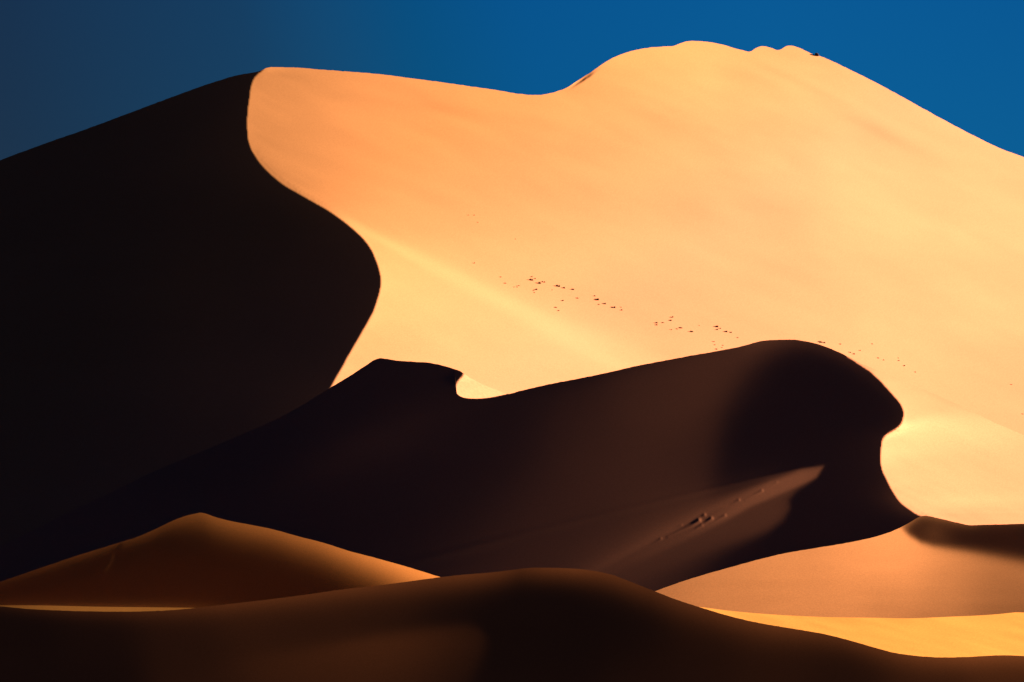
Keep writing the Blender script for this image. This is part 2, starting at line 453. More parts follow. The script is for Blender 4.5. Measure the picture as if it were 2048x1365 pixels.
YB = solve_lit(Vb, YB0, dB, LB, 1.2, 3.4, q=2, init=YB, outer=3, iters=120)
hB = LAST['h']
# a small slip face just under the saddle's rising crest
scarp = 13.0 / F * sig(-(sB - 6.0) / .9) * sig((gu - 1150) / 5) * sig((1180 - gu) / 5)
FIELDS['B'] = place(Vb, YB, 700, 700, 1700.0)

# =============================================================== 2. middle dune, shaded face towards us
M_TOP = [(-2500, 1345), (-900, 1330), (-300, 1215), (0, 1093), (75, 1057), (140, 1024), (230, 982), (300, 947), (400, 905), (500, 862), (560, 835),
         (600, 813), (660, 776), (700, 752), (735, 729), (748, 720.5), (757, 717), (770, 717.5), (790, 721), (830, 724), (860, 726), (890, 733),
         (910, 739), (922, 743.5), (928, 748), (955, 764), (990, 779), (1015, 788), (1040, 782), (1080, 773), (1100, 768.5), (1150, 759),
         (1200, 749), (1275, 732), (1325, 722.5), (1375, 713), (1437, 702), (1487, 692), (1510, 685.5), (1522, 682.5), (1537, 681), (1562, 680),
         (1590, 680), (1610, 683), (1625, 686), (1653, 694.5), (1676, 704), (1699, 715), (1718, 725.5), (1733, 732), (1756, 741.5), (1778, 750),
         (1818, 767), (1906, 805), (1981, 842), (2048, 871), (2300, 985), (2900, 1200), (3600, 1330), (4600, 1345)]
M_CREST = [(640, 1560), (700, 1672), (725, 1712), (735, 1728), (740, 1736), (757, 1755), (766, 1765), (775, 1773), (785, 1782), (795, 1791), (805, 1799), (815, 1804.5), (825, 1807.3),
           (835, 1807.3), (845, 1804), (853, 1799), (859, 1792), (865, 1782), (871, 1773), (877, 1767.5), (885, 1764.5), (900, 1762.8), (915, 1761.6),
           (928, 1762), (938, 1764), (950, 1769), (965, 1776), (980, 1784), (995, 1793), (1005, 1801), (1015, 1813), (1022, 1823), (1028, 1832),
           (1032, 1841), (1050, 1885), (1100, 1985), (1480, 2700)]
Vm = np.arange(640, 1480, 2.0); gu, gv = grid(Vm)
topM = curve(M_TOP, U)
topM = topM + np.where((U > -30) & (U < 2080), rough[::-1] * .9, 0)
sM = gv - topM[None, :]
IM = np.full(gu.shape, 0.0014)
# brown swell in the centre of the face
core = np.array([(690, 1545), (740, 1500), (780, 1475), (830, 1450), (880, 1436), (950, 1425), (985, 1425), (1030, 1400), (1100, 1380), (1480, 1300)], float)
uc = np.interp(gv, core[:, 0], core[:, 1]); wcore = np.interp(gv, [680, 780, 880, 960, 1100], [26, 20, 12, 13, 26])
uleft = np.interp(gv, [700, 800, 900, 1000, 1100, 1200], [1230, 1120, 1060, 1000, 920, 880])
brown = sig((gu - uleft) / 62.0) * sig((uc - gu) / wcore)
lev = shepard(gu, gv, [(1000, 900, .018), (1000, 1080, .026), (1150, 830, .030), (1200, 950, .036), (1300, 800, .045), (1380, 760, .055), (1400, 880, .052), (1450, 720, .060),
                       (1300, 950, .043), (1380, 960, .032), (1200, 1080, .036), (1080, 1110, .030), (1350, 1000, .05), (1100, 1000, .030)], 60.0)
IM += .8 * brown * lev * (1 - .55 * np.exp(-np.maximum(sM, 0) / 16.0) * sig((1330 - gu) / 70))
IM += .005 * gauss(gu, gv, 760, 880, 190, 34, -.42) + .002 * gauss(gu, gv, 660, 960, 200, 60, -.3)
# dim swell under the rounded top
IM += .045 * np.exp(-(np.maximum(sM, 0) / 17.0) ** 1.2) * sig((gu - 1495) / 14) * sig((1680 - gu) / 60)
# spur with the pale wedge of grazing sun
ridge = [(1160, 1162), (1220, 1128), (1300, 1085), (1350, 1062), (1400, 1034), (1450, 1010), (1500, 985), (1560, 958), (1610, 941), (1646, 932)]
rx = np.array(ridge, float)
vr = np.interp(gu, rx[:, 0], rx[:, 1]); vr = np.where(gu < 1160, 1162 + (1160 - gu) * .6, vr); vr = np.where(gu > 1646, 932, vr)
below = gv - vr
wedge = [(1646, 933), (1600, 941), (1540, 963), (1450, 1007), (1350, 1060), (1220, 1126), (1100, 1195), (1080, 1300), (1230, 1300), (1309, 1195), (1350, 1160), (1404, 1128),
         (1448, 1102), (1503, 1079), (1536, 1064), (1566, 1040), (1579, 1017), (1577, 1000), (1592, 982), (1612, 970), (1632, 957)]
sdw = poly_sd(gu, gv, wedge)
soft = np.interp(gu, [1200, 1350, 1430, 1500, 1560, 1646], [20, 15, 9, 4.5, 2.6, 1.2])
stripe = np.interp(gu, [1100, 1250, 1350, 1450, 1540, 1600, 1650], [.055, .07, .095, .135, .155, .155, .125])
grey = np.interp(gu, [1100, 1250, 1350, 1450, 1540, 1600], [.040, .044, .050, .060, .062, .065])
vline = np.interp(gu, [1150, 1300, 1400, 1450, 1500, 1593, 1650], [1178, 1112, 1066, 1042, 1014, 974, 948])
tS = sig((gv - vline) / np.interp(gu, [1200, 1450, 1600], [6, 2.2, 1.5]))
Iw = stripe * (1 - tS) + grey * tS
Iw = Iw * np.clip(1 - .45 * sig((gv - vline - 45) / 14.0) * sig((1500 - gu) / 40), 0, 1)
IM = IM * (1 - sig(sdw / soft)) + Iw * sig(sdw / soft)
glow = np.exp(-np.maximum(-below, 0) / np.interp(gu, [1150, 1400, 1500, 1600], [30, 26, 17, 4])) * sig(-below / 3.0) * sig((gu - 1150) / 40) * sig((1610 - gu) / 20)
IM += glow * np.interp(gu, [1150, 1300, 1400, 1500, 1600], [.02, .045, .065, .05, .02])
# scoured lumps with sand tails along the spur (relief, nearer to us by a few decimetres)
LUMPS = np.zeros(gu.shape)
for pts, w, a in (([(1335, 1074), (1362, 1060), (1384, 1050), (1398, 1041.5)], 3.6, 1.5), ([(1388, 1041), (1402, 1034), (1409, 1030.5)], 2.6, .8),
                  ([(1392, 1056), (1410, 1046), (1423, 1037.5)], 3.0, 1.1), ([(1374, 1067), (1390, 1059), (1404, 1051)], 2.2, .45), ([(1420, 1048), (1436, 1039), (1450, 1031.5)], 2.2, .7), ([(1304, 1088), (1322, 1078)], 2.0, .45),
                  ([(1461, 1009), (1478, 1000.5)], 2.0, .6), ([(1490, 1000), (1508, 990.5), (1524, 982)], 2.2, .7), ([(1534, 974), (1554, 965.5)], 1.8, .35), ([(1345, 1059), (1363, 1051)], 1.8, .3)):
    dd_, p_ = seg_dist(gu, gv, pts)
    LUMPS -= a / F * np.exp(-(dd_ / (w * (.55 + .45 * p_))) ** 2) * (.12 + .88 * p_ ** 1.5)
# faint light along the knife crest, low right, and in the lower lip
cM = curve(M_CREST, Vm)
dM = gu - cM[:, None]
IM += .03 * np.exp(-np.maximum(-dM, 0) / 26.0) * gauss(gu * 0, gv, 0, 1010, 1, 26) + .016 * np.exp(-np.maximum(-dM, 0) / 22.0) * sig((gv - 700) / 20) * sig((860 - gv) / 20)
IM += .010 * np.exp(-np.maximum(-dM, 0) / 60.0) * sig((gv - 850) / 15)
LM = np.clip(IM, .001, None) / GAIN - .0022 * sig((620 - gu) / 90)
YM0 = march(Vm, LM, 4.3, reverse=True, damp=0.025) + LUMPS
YM0 -= YM0[np.argmin(abs(Vm - 1000)), np.argmin(abs(U - 1200))]
rcm = 0.6 * vnoise(Vm / 11.0, Vm * 0 + 4.3, 31)
dM = dM - rcm[:, None] * np.exp(-np.maximum(dM, 0) / 14.0)
fur = vnoise((gu * .93 + gv * .37) / 90, (gv * .93 - gu * .37) / 9, 41) * .6 + vnoise((gu * .93 + gv * .37) / 40, (gv * .93 - gu * .37) / 5, 42) * .4
near = np.exp(-np.maximum(dM, 0) / 70.0)
IF = shepard(gu, gv, [(1740, 740, 2.2), (1790, 770, 2.3), (1850, 820, 2.25), (1950, 850, 2.2), (2040, 900, 2.25), (1880, 870, 2.15), (1800, 900, 2.4), (1790, 940, 2.45), (1900, 930, 2.45),
                       (2000, 940, 2.4), (1950, 1000, 2.25), (2040, 980, 2.1), (1850, 1010, 2.4), (1900, 1040, 2.4), (1820, 985, 2.35), (1780, 895, 2.35), (3000, 1100, 2.2)], 45.0)
IF -= .28 * np.exp(-np.maximum(sM, 0) / 28.0)
IF *= 1.0 * (1 + fur * (.05 + .06 * near) - .10 * gauss(gu, gv, 1895, 872, 45, 9, .3) - .07 * gauss(gu, gv, 1960, 1000, 90, 14, -.05))
YM = solve_lit(Vm, YM0, dM, (IF - (.7 * gauss(gu, gv, 1835, 858, 60, 20) + .4 * gauss(gu, gv, 1812, 850, 18, 10) + .33 * gauss(gu, gv, 1925, 872, 90, 24))) / GAIN, 1.6, 4.2, q=4, iters=400, wA=.02, wB=.04)
YM = solve_lit(Vm, YM0, dM, (IF - (.7 * gauss(gu, gv, 1835, 858, 60, 20) + .4 * gauss(gu, gv, 1812, 850, 18, 10) + .33 * gauss(gu, gv, 1925, 872, 90, 24))) / GAIN, 1.6, 4.2, q=2, init=YM, iters=200, wA=.02, wB=.04)
hM = LAST['h']
# the middle dune's own outline: the front lip hides the foot of the little sunlit slope behind it
lipM = np.interp(U, [911.0, 912.2, 914, 917, 920, 925, 930, 940, 950, 960, 970, 980, 990, 1000, 1013], [739, 780, 787.5, 790.5, 792.5, 794.8, 796, 797.3, 797.6, 797.3, 796.6, 795.4, 793.6, 791.5, 788.8])
topP = topM.copy()
topM = np.where((U > 911) & (U < 1013), lipM, topM)
Vp = np.arange(690, 900, 2.0); gpu, gpv = grid(Vp)
YP0 = YM0[(Vm >= 690) & (Vm < 900)]
cP = curve([(700, 950), (735, 931), (745, 927.3), (749, 927), (752, 925.8), (757, 921.5), (763, 916.5), (770, 913), (777, 911), (785, 908), (800, 900), (850, 870), (900, 840)], Vp)
dPk = gpu - cP[:, None]
YP = solve_lit(Vp, YP0, dPk, np.full(gpu.shape, 2.25 / GAIN) * (1 + .04 * vnoise((gpu * .9 + gpv * .4) / 60, (gpv * .9 - gpu * .4) / 6, 71)), 1.6, 3.4, q=2, iters=300)
hP = LAST['h']
_, YP, _ = place(Vp, YP, 880, 780, 1.0)
YMb = YM
FIELDS['M'] = place(Vm, YM, 1200, 1000, 900.0)
lm = FIELDS['M'][1]
FIELDS['P'] = (Vp, YP + lm[np.argmin(abs(Vm - 780)), np.argmin(abs(U - 880))] + 0.0006, 900.0)

# =============================================================== 3. low sunlit dune on the right
D_TOP = [(-2500, 1345), (600, 1345), (1000, 1290), (1150, 1240), (1240, 1208), (1311, 1182.5), (1375, 1160), (1425, 1145), (1475, 1131), (1515, 1120), (1575, 1106), (1632, 1096.5), (1690, 1087),
         (1725, 1080), (1756, 1072.5), (1798, 1057), (1818, 1046.5), (1836, 1035.5), (1843, 1032.5), (1858, 1033), (1886, 1039), (1911, 1045), (1936, 1050.3),
         (1973, 1050), (2011, 1049), (2048, 1048), (2300, 1062), (2900, 1180), (3600, 1320), (4600, 1345)]
Vd = np.arange(980, 1480, 2.0); gu, gv = grid(Vd)
topD = curve(D_TOP, U) + np.where((U > -30) & (U < 2080), rough * .8, 0)
sD = np.maximum(gv - topD[None, :], 0)
ID = shepard(gu, gv, [(1330, 1180, .5), (1400, 1170, .6), (1450, 1160, .7), (1520, 1150, .78), (1600, 1140, .85), (1700, 1105, 1.0), (1760, 1085, 1.2), (1800, 1075, 1.25), (1820, 1100, 1.1),
                       (1700, 1160, .88), (1800, 1140, .95), (1880, 1130, .8), (1900, 1160, .65), (1960, 1140, .6), (2000, 1170, .42), (2040, 1150, .42), (2040, 1210, .22), (1980, 1215, .34),
                       (1880, 1215, .5), (1780, 1215, .62), (1650, 1215, .7), (1550, 1205, .68), (1480, 1205, .6), (1600, 1180, .76), (1000, 1250, .4), (3000, 1250, .4), (2040, 1136, .55)], 42.0)
ID *= 1 + .03 * vnoise((gu + .1 * gv) / 110, gv / 16, 51)
bd = np.interp(gu, [1780, 1798, 1808, 1818, 1841, 1866, 1898, 1936, 1986, 2046, 2400, 3200, 4600], [1040, 1054, 1064, 1073, 1087, 1094.5, 1099.5, 1105.5, 1114.5, 1126, 1200, 1330, 1400])
bd = np.where(gu < 1780, 1000, bd)
wd = np.interp(gu, [1790, 1840, 1900, 2048], [3, 3, 4, 6.0])
dk = sig((bd - gv) / wd) * sig((gu - 1800) / 6)
Id = .010 + .05 * gauss(gu, gv, 1866, 1068, 24, 20, .3) + .16 * np.exp(-np.maximum(sD, 0) / 7.0) * sig((1925 - gu) / 18) + .05 * np.exp(-np.maximum(sD, 0) / 6.0)
ID = ID * (1 - dk) + Id * dk
YD = march(Vd, np.clip(ID, .004, None) / GAIN, 2.3, reverse=True)
FIELDS['D'] = place(Vd, YD, 1700, 1150, 620.0)

# =============================================================== 4. sunlit swale between the dunes
E_TOP = [(-2500, 1345), (-600, 1240), (0, 1211.3), (75, 1211.3), (200, 1214), (325, 1215.3), (390, 1216.2), (500, 1219), (900, 1226), (1200, 1217), (1320, 1212), (1400, 1214.5), (1450, 1221), (1500, 1226), (1562, 1230.5), (1650, 1234.5),
         (1761, 1236.2), (1816, 1237.2), (1886, 1234.5), (1986, 1229.5), (2011, 1227.3), (2031, 1225.3), (2048, 1225.6), (2300, 1240), (3000, 1320), (4600, 1345)]
Ve = np.arange(1150, 1480, 2.0); gu, gv = grid(Ve)
topE = curve(E_TOP, U)
sE = gv - topE[None, :]
IE = np.interp(gu, [-2500, -60, 0, 120, 250, 380, 520, 1250, 1340, 1400, 1700, 2048, 2200, 2700, 4600], [.02, .10, .14, .24, .28, .24, .02, .02, .5, 1.32, 1.38, 1.44, 1.4, .5, .4])
IE *= 1 + sig((gu - 1300) / 40) * (.07 * vnoise((gu * .97 + gv * .25) / 120, (gv * .97 - gu * .25) / 13, 61) + .05 * vnoise((gu * .97 + gv * .25) / 50, (gv * .97 - gu * .25) / 6, 62) - .06 * gauss(gu, gv, 1730, 1246, 50, 5, .1))
YE = march(Ve, IE / GAIN, 3.6)
FIELDS['E'] = place(Ve, YE, 1700, 1280, 480.0)

# =============================================================== 5. small peaked dune on the left
F_TOP = [(-2500, 1345), (-700, 1330), (-200, 1235), (0, 1164.5), (50, 1147), (100, 1130), (150, 1113), (200, 1097.5), (237, 1086), (275, 1074), (312, 1058), (350, 1040), (375, 1031.3), (390, 1027.8), (402, 1026),
         (412, 1028), (432, 1035), (462, 1042.5), (512, 1052), (537, 1057), (600, 1074), (650, 1087), (700, 1103), (750, 1116), (800, 1130), (850, 1145), (880, 1154.5), (1000, 1192), (1300, 1270), (1700, 1335), (4600, 1345)]
Vf = np.arange(970, 1480, 2.0); gu, gv = grid(Vf)
topF = curve(F_TOP, U) + np.where((U > -30) & (U < 2080), rough[::-1] * .6, 0)
sF = np.maximum(gv - topF[None, :], 0)
amp = np.interp(gu, [-300, 0, 100, 180, 240, 330, 390, 420, 470, 550, 620, 700, 760, 820, 880, 960, 1060], [.01, .02, .035, .05, .045, .065, .13, .18, .22, .26, .33, .50, .72, .95, 1.05, .8, .05])
dec = np.interp(gu, [-300, 0, 100, 240, 330, 400, 450, 550, 650, 750, 850, 950], [9, 10, 12, 11, 15, 26, 27, 28, 30, 34, 44, 50])
IFd = amp * np.exp(-(sF / dec) ** 1.45)
IFd += .25 * shepard(gu, gv, [(50, 1175, .0025), (150, 1170, .0022), (130, 1140, .002), (250, 1150, .006), (330, 1120, .012), (400, 1120, .014), (420, 1180, .012), (330, 1190, .011), (500, 1160, .009), (600, 1180, .006), (700, 1175, .006), (230, 1195, .007)], 55.0)
IFd += .05 * np.exp(-np.maximum(1212 - gv, 0) / 8.0) * sig((gu + 20) / 40) * sig((430 - gu) / 40)
for pts, w, a in (([(243, 1090), (237, 1098), (234, 1108)], 3.0, .75), ([(228, 1100), (220, 1112)], 3, .3), ([(196, 1145), (180, 1165)], 6, .4)):
    dd_, _p = seg_dist(gu, gv, pts); IFd *= 1 - a * np.exp(-.5 * (dd_ / w) ** 2)
dd_, _p = seg_dist(gu, gv, [(228, 1112), (224, 1126), (214, 1141)]); IFd += .02 * np.exp(-.5 * (dd_ / 2.6) ** 2)
YF = march(Vf, np.clip(IFd, .0008, None) / GAIN, 2.4)
FIELDS['F'] = place(Vf, YF, 400, 1150, 545.0)

# =============================================================== 6. foreground dune
G_TOP = [(-2500, 1345), (-800, 1300), (-200, 1212), (0, 1213), (40, 1217), (75, 1219.5), (150, 1222.5), (200, 1223.6), (280, 1223.4), (340, 1221), (390, 1216.5), (450, 1209.5), (540, 1199), (610, 1190), (680, 1180), (760, 1171), (820, 1163),
         (880, 1155), (930, 1149.5), (975, 1146), (1025, 1140), (1062, 1136), (1100, 1136), (1150, 1138), (1187, 1142), (1220, 1149), (1255, 1161.5), (1310, 1183), (1340, 1195), (1400, 1215), (1450, 1230),
         (1500, 1242.5), (1550, 1252), (1600, 1260), (1650, 1269), (1700, 1281.5), (1761, 1299), (1786, 1305.5), (1836, 1312.5), (1886, 1315.3), (1936, 1314.3), (2011, 1311), (2048, 1312.5), (2300, 1330), (2800, 1380), (4600, 1385)]
Vg = np.arange(1080, 1520, 2.0); gu, gv = grid(Vg)
topG = curve(G_TOP, U) + np.where((U > -30) & (U < 2080), rough * .7, 0)
sG = np.maximum(gv - topG[None, :], 0)
amp = np.interp(gu, [-300, 0, 200, 330, 450, 600, 800, 940, 1000, 1040, 1090, 1150, 1220, 1300, 1420, 1550, 1680, 1780, 1860, 1950, 2048, 2400], [.01, .012, .022, .03, .045, .05, .06, .075, .065, .05, .075, .095, .075, .05, .055, .07, .05, .06, .085, .11, .10, .1])
dec = np.interp(gu, [0, 300, 600, 900, 1030, 1150, 1300, 1500, 1700, 1850, 2048], [12, 17, 22, 25, 22, 22, 28, 28, 22, 24, 22])
IG = amp * np.exp(-(sG / dec) ** 1.3)
IG *= 1.2
IG += 1.35 * shepard(gu, gv, [(60, 1290, .0022), (200, 1270, .006), (350, 1270, .012), (500, 1250, .018), (650, 1230, .017), (780, 1225, .014), (900, 1215, .006), (1000, 1230, .0015), (1100, 1260, .0012), (1250, 1260, .003),
                       (1400, 1300, .010), (1550, 1310, .013), (1700, 1330, .011), (1850, 1350, .02), (2030, 1355, .035), (200, 1350, .003), (400, 1340, .012), (1100, 1350, .004), (1300, 1350, .008), (600, 1270, .016)], 55.0)
lip = np.interp(gu, [350, 450, 560, 650, 760, 850, 930, 960, 1000], [1352, 1325, 1307, 1291, 1268, 1256, 1251, 1256, 1275])
rgt = np.interp(gv, [1230, 1255, 1275, 1300, 1330, 1365, 1480], [950, 962, 972, 970, 958, 942, 900])
patch = sig((gv - lip) / np.interp(gu, [400, 700, 960], [13, 8, 5])) * sig((rgt - gu) / np.interp(gv, [1250, 1365], [5, 8])) * sig((gu - 430) / 60)
IG += patch * np.interp(gu, [400, 600, 750, 880, 980], [.008, .020, .027, .026, .02]) * np.interp(gv, [1240, 1290, 1365, 1450], [1.1, 1.0, .55, .4])
YG = march(Vg, np.clip(IG - .0035, .0002, None) / GAIN, 2.2)
FIELDS['G'] = place(Vg, YG, 1080, 1200, 400.0)
#==END_FIELDS

# ------------------------------------------------------------------ build
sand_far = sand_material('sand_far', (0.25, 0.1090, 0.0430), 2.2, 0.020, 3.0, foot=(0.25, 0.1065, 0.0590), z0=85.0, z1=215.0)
sand_mid = sand_material('sand_mid', (0.25, 0.097, 0.0540), 4.0, 0.035, 8.0)
sand_low = sand_material('sand_low', (0.25, 0.1035, 0.0415), 6.0, 0.06, 13.0)
sand_gold = sand_material('sand_gold', (0.25, 0.106, 0.0255), 7.0, 0.08, 19.0)
sand_near = sand_material('sand_near', (0.25, 0.089, 0.023), 7.5, 0.09, 23.0)
sand_front = sand_material('sand_front', (0.25, 0.080, 0.026), 9.0, 0.1, 27.0)

V_, Y_, _ = FIELDS['B']
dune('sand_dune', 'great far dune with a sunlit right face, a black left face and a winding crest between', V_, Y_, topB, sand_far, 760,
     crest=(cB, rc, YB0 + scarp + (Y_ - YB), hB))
V_, Y_, _ = FIELDS['M']
dune('sand_dune', 'broad shaded dune in the middle whose long face carries a wedge of weak sun', V_, Y_, topP, sand_mid, 470, lip=topM,
     crest=(cM, rcm, YM0 + (Y_ - YMb), hM))
V_, Y_, _ = FIELDS['P']
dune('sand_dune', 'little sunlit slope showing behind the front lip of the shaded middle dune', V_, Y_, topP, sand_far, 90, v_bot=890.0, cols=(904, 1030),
     crest=(cP, cP * 0, YP0 - YP0[np.argmin(abs(Vp - 780)), np.argmin(abs(U - 880))] + Y_[np.argmin(abs(Vp - 780)), np.argmin(abs(U - 880))], hP))
V_, Y_, _ = FIELDS['D']
dune('sand_dune', 'low orange sunlit dune at lower right with a dark hollow at its upper end', V_, Y_, topD, sand_low, 210)
V_, Y_, _ = FIELDS['E']
dune('sand_dune', 'bright golden strip of sand between the foreground dune and the low orange dune', V_, Y_, topE, sand_gold, 110)
V_, Y_, _ = FIELDS['F']
dune('sand_dune', 'small peaked brown dune at lower left with a glowing right shoulder', V_, Y_, topF, sand_near, 200)
V_, Y_, _ = FIELDS['G']
dune('sand_dune', 'dark foreground dune across the bottom with a faintly lit rounded crest', V_, Y_, topG, sand_front, 250, v_bot=1490.0)

low_bounce = sand_material('low_bounce_floor', (0.020, 0.017, 0.016), 6.0, 0.15, 31.0)  # unseen floor, kept near black to cut bounce light into the shade
# the desert floor, out to the horizon
def ground():
    n = 96; rad = [0, 30, 80, 200, 500, 1200, 3000, 8000, 25000, 60000]
    co = [(0, 0, 0)]; fc = []
    for r in rad[1:]:
        for k in range(n):
            a = 2 * math.pi * k / n
            co.append((r * math.cos(a), r * math.sin(a), 0.25 * math.sin(3.1 * a + r * .01) if r < 1300 else 0.0))
    for k in range(n): fc.append((0, 1 + k, 1 + (k + 1) % n))
    for i in range(len(rad) - 2):
        b = 1 + i * n
        for k in range(n):
            fc.append((b + k, b + n + k, b + n + (k + 1) % n, b + (k + 1) % n))
    me = bpy.data.meshes.new('ground'); me.from_pydata(co, [], fc); me.update()
    me.materials.append(low_bounce)
    o = bpy.data.objects.new('ground', me); COL.objects.link(o)
    o['kind'] = 'structure'; o['label'] = 'flat desert floor under the dunes, darkened to cut bounce light'; o['category'] = 'ground'
ground()


# ------------------------------------------------------------------ scrub on the great slope
def plain(name, col):
    m = bpy.data.materials.new(name); m.use_nodes = True
    nt = m.node_tree; nt.nodes.clear()
    out = nt.nodes.new('ShaderNodeOutputMaterial'); bs = nt.nodes.new('ShaderNodeBsdfDiffuse')
    tc = nt.nodes.new('ShaderNodeTexCoord'); nz = nt.nodes.new('ShaderNodeTexNoise'); nz.inputs['Scale'].default_value = 6.0
    sc = nt.nodes.new('ShaderNodeVectorMath'); sc.operation = 'SCALE'; sc.inputs[0].default_value = col
    mr = nt.nodes.new('ShaderNodeMapRange'); mr.inputs['To Min'].default_value = .5; mr.inputs['To Max'].default_value = 1.5
    nt.links.new(tc.outputs['Object'], nz.inputs['Vector']); nt.links.new(nz.outputs['Fac'], mr.inputs['Value'])
    nt.links.new(mr.outputs[0], sc.inputs['Scale']); nt.links.new(sc.outputs[0], bs.inputs['Color'])
    nt.links.new(bs.outputs[0], out.inputs['Surface'])
    return m

def tuft_mesh(seed, mat):
    r = np.random.default_rng(seed); co = []; fc = []
    lobes = [(r.uniform(-.3, .3), r.uniform(-.2, .2), r.uniform(.6, 1)) for _ in range(4)]
    for k in range(110):
        lx, ly_, lh = lobes[k % 4]
        a = r.uniform(0, 2*math.pi); t = r.uniform(.1, 1.25); ln = r.uniform(.18, .42) * lh
        b = np.array([lx + r.uniform(-.08, .08), ly_ + r.uniform(-.08, .08), -.12])
        d = np.array([math.cos(a) * math.sin(t), math.sin(a) * math.sin(t), math.cos(t)])
        s_ = np.cross(d, [0, 0, 1.0]); s_ /= np.linalg.norm(s_) + 1e-6
        w = r.uniform(.025, .055); n = len(co)
        mid = b + d * (ln * .55 + .1); tip = b + d * (ln + .15) - np.array([0, 0, .10 * math.sin(t)])
        for p in (b - s_ * w * .4, b + s_ * w * .4, mid + s_ * w, mid - s_ * w, tip): co.append(tuple(p))
        fc += [(n, n + 1, n + 2, n + 3), (n + 3, n + 2, n + 4)]
    me = bpy.data.meshes.new('desert_shrub'); me.from_pydata(co, [], fc); me.update(); me.materials.append(mat)
    return me

TONE = {'d': plain('shrub_dark', (.038, .026, .025)), 'm': plain('shrub_brown', (.070, .040, .033)), 'f': plain('shrub_dry', (.130, .060, .034))}
TUFT = {k: [tuft_mesh(11 + 7 * q + ord(k), TONE[k]) for q in range(3)] for k in TONE}
VB_, YB_, _ = FIELDS['B']

def on_far_slope(u, v):
    j = min(max(np.searchsorted(U, u) - 1, 0), len(U) - 2); t = (u - U[j]) / (U[j + 1] - U[j])
    i = int((v - VB_[0]) / 2.0); q = (v - VB_[i]) / 2.0
    ly = ((YB_[i, j] * (1 - t) + YB_[i, j + 1] * t) * (1 - q) + (YB_[i + 1, j] * (1 - t) + YB_[i + 1, j + 1] * t) * q)
    y = math.exp(ly)
    return (u - UC) / F * y, y, CAM_Z + (VH - v) / F * y

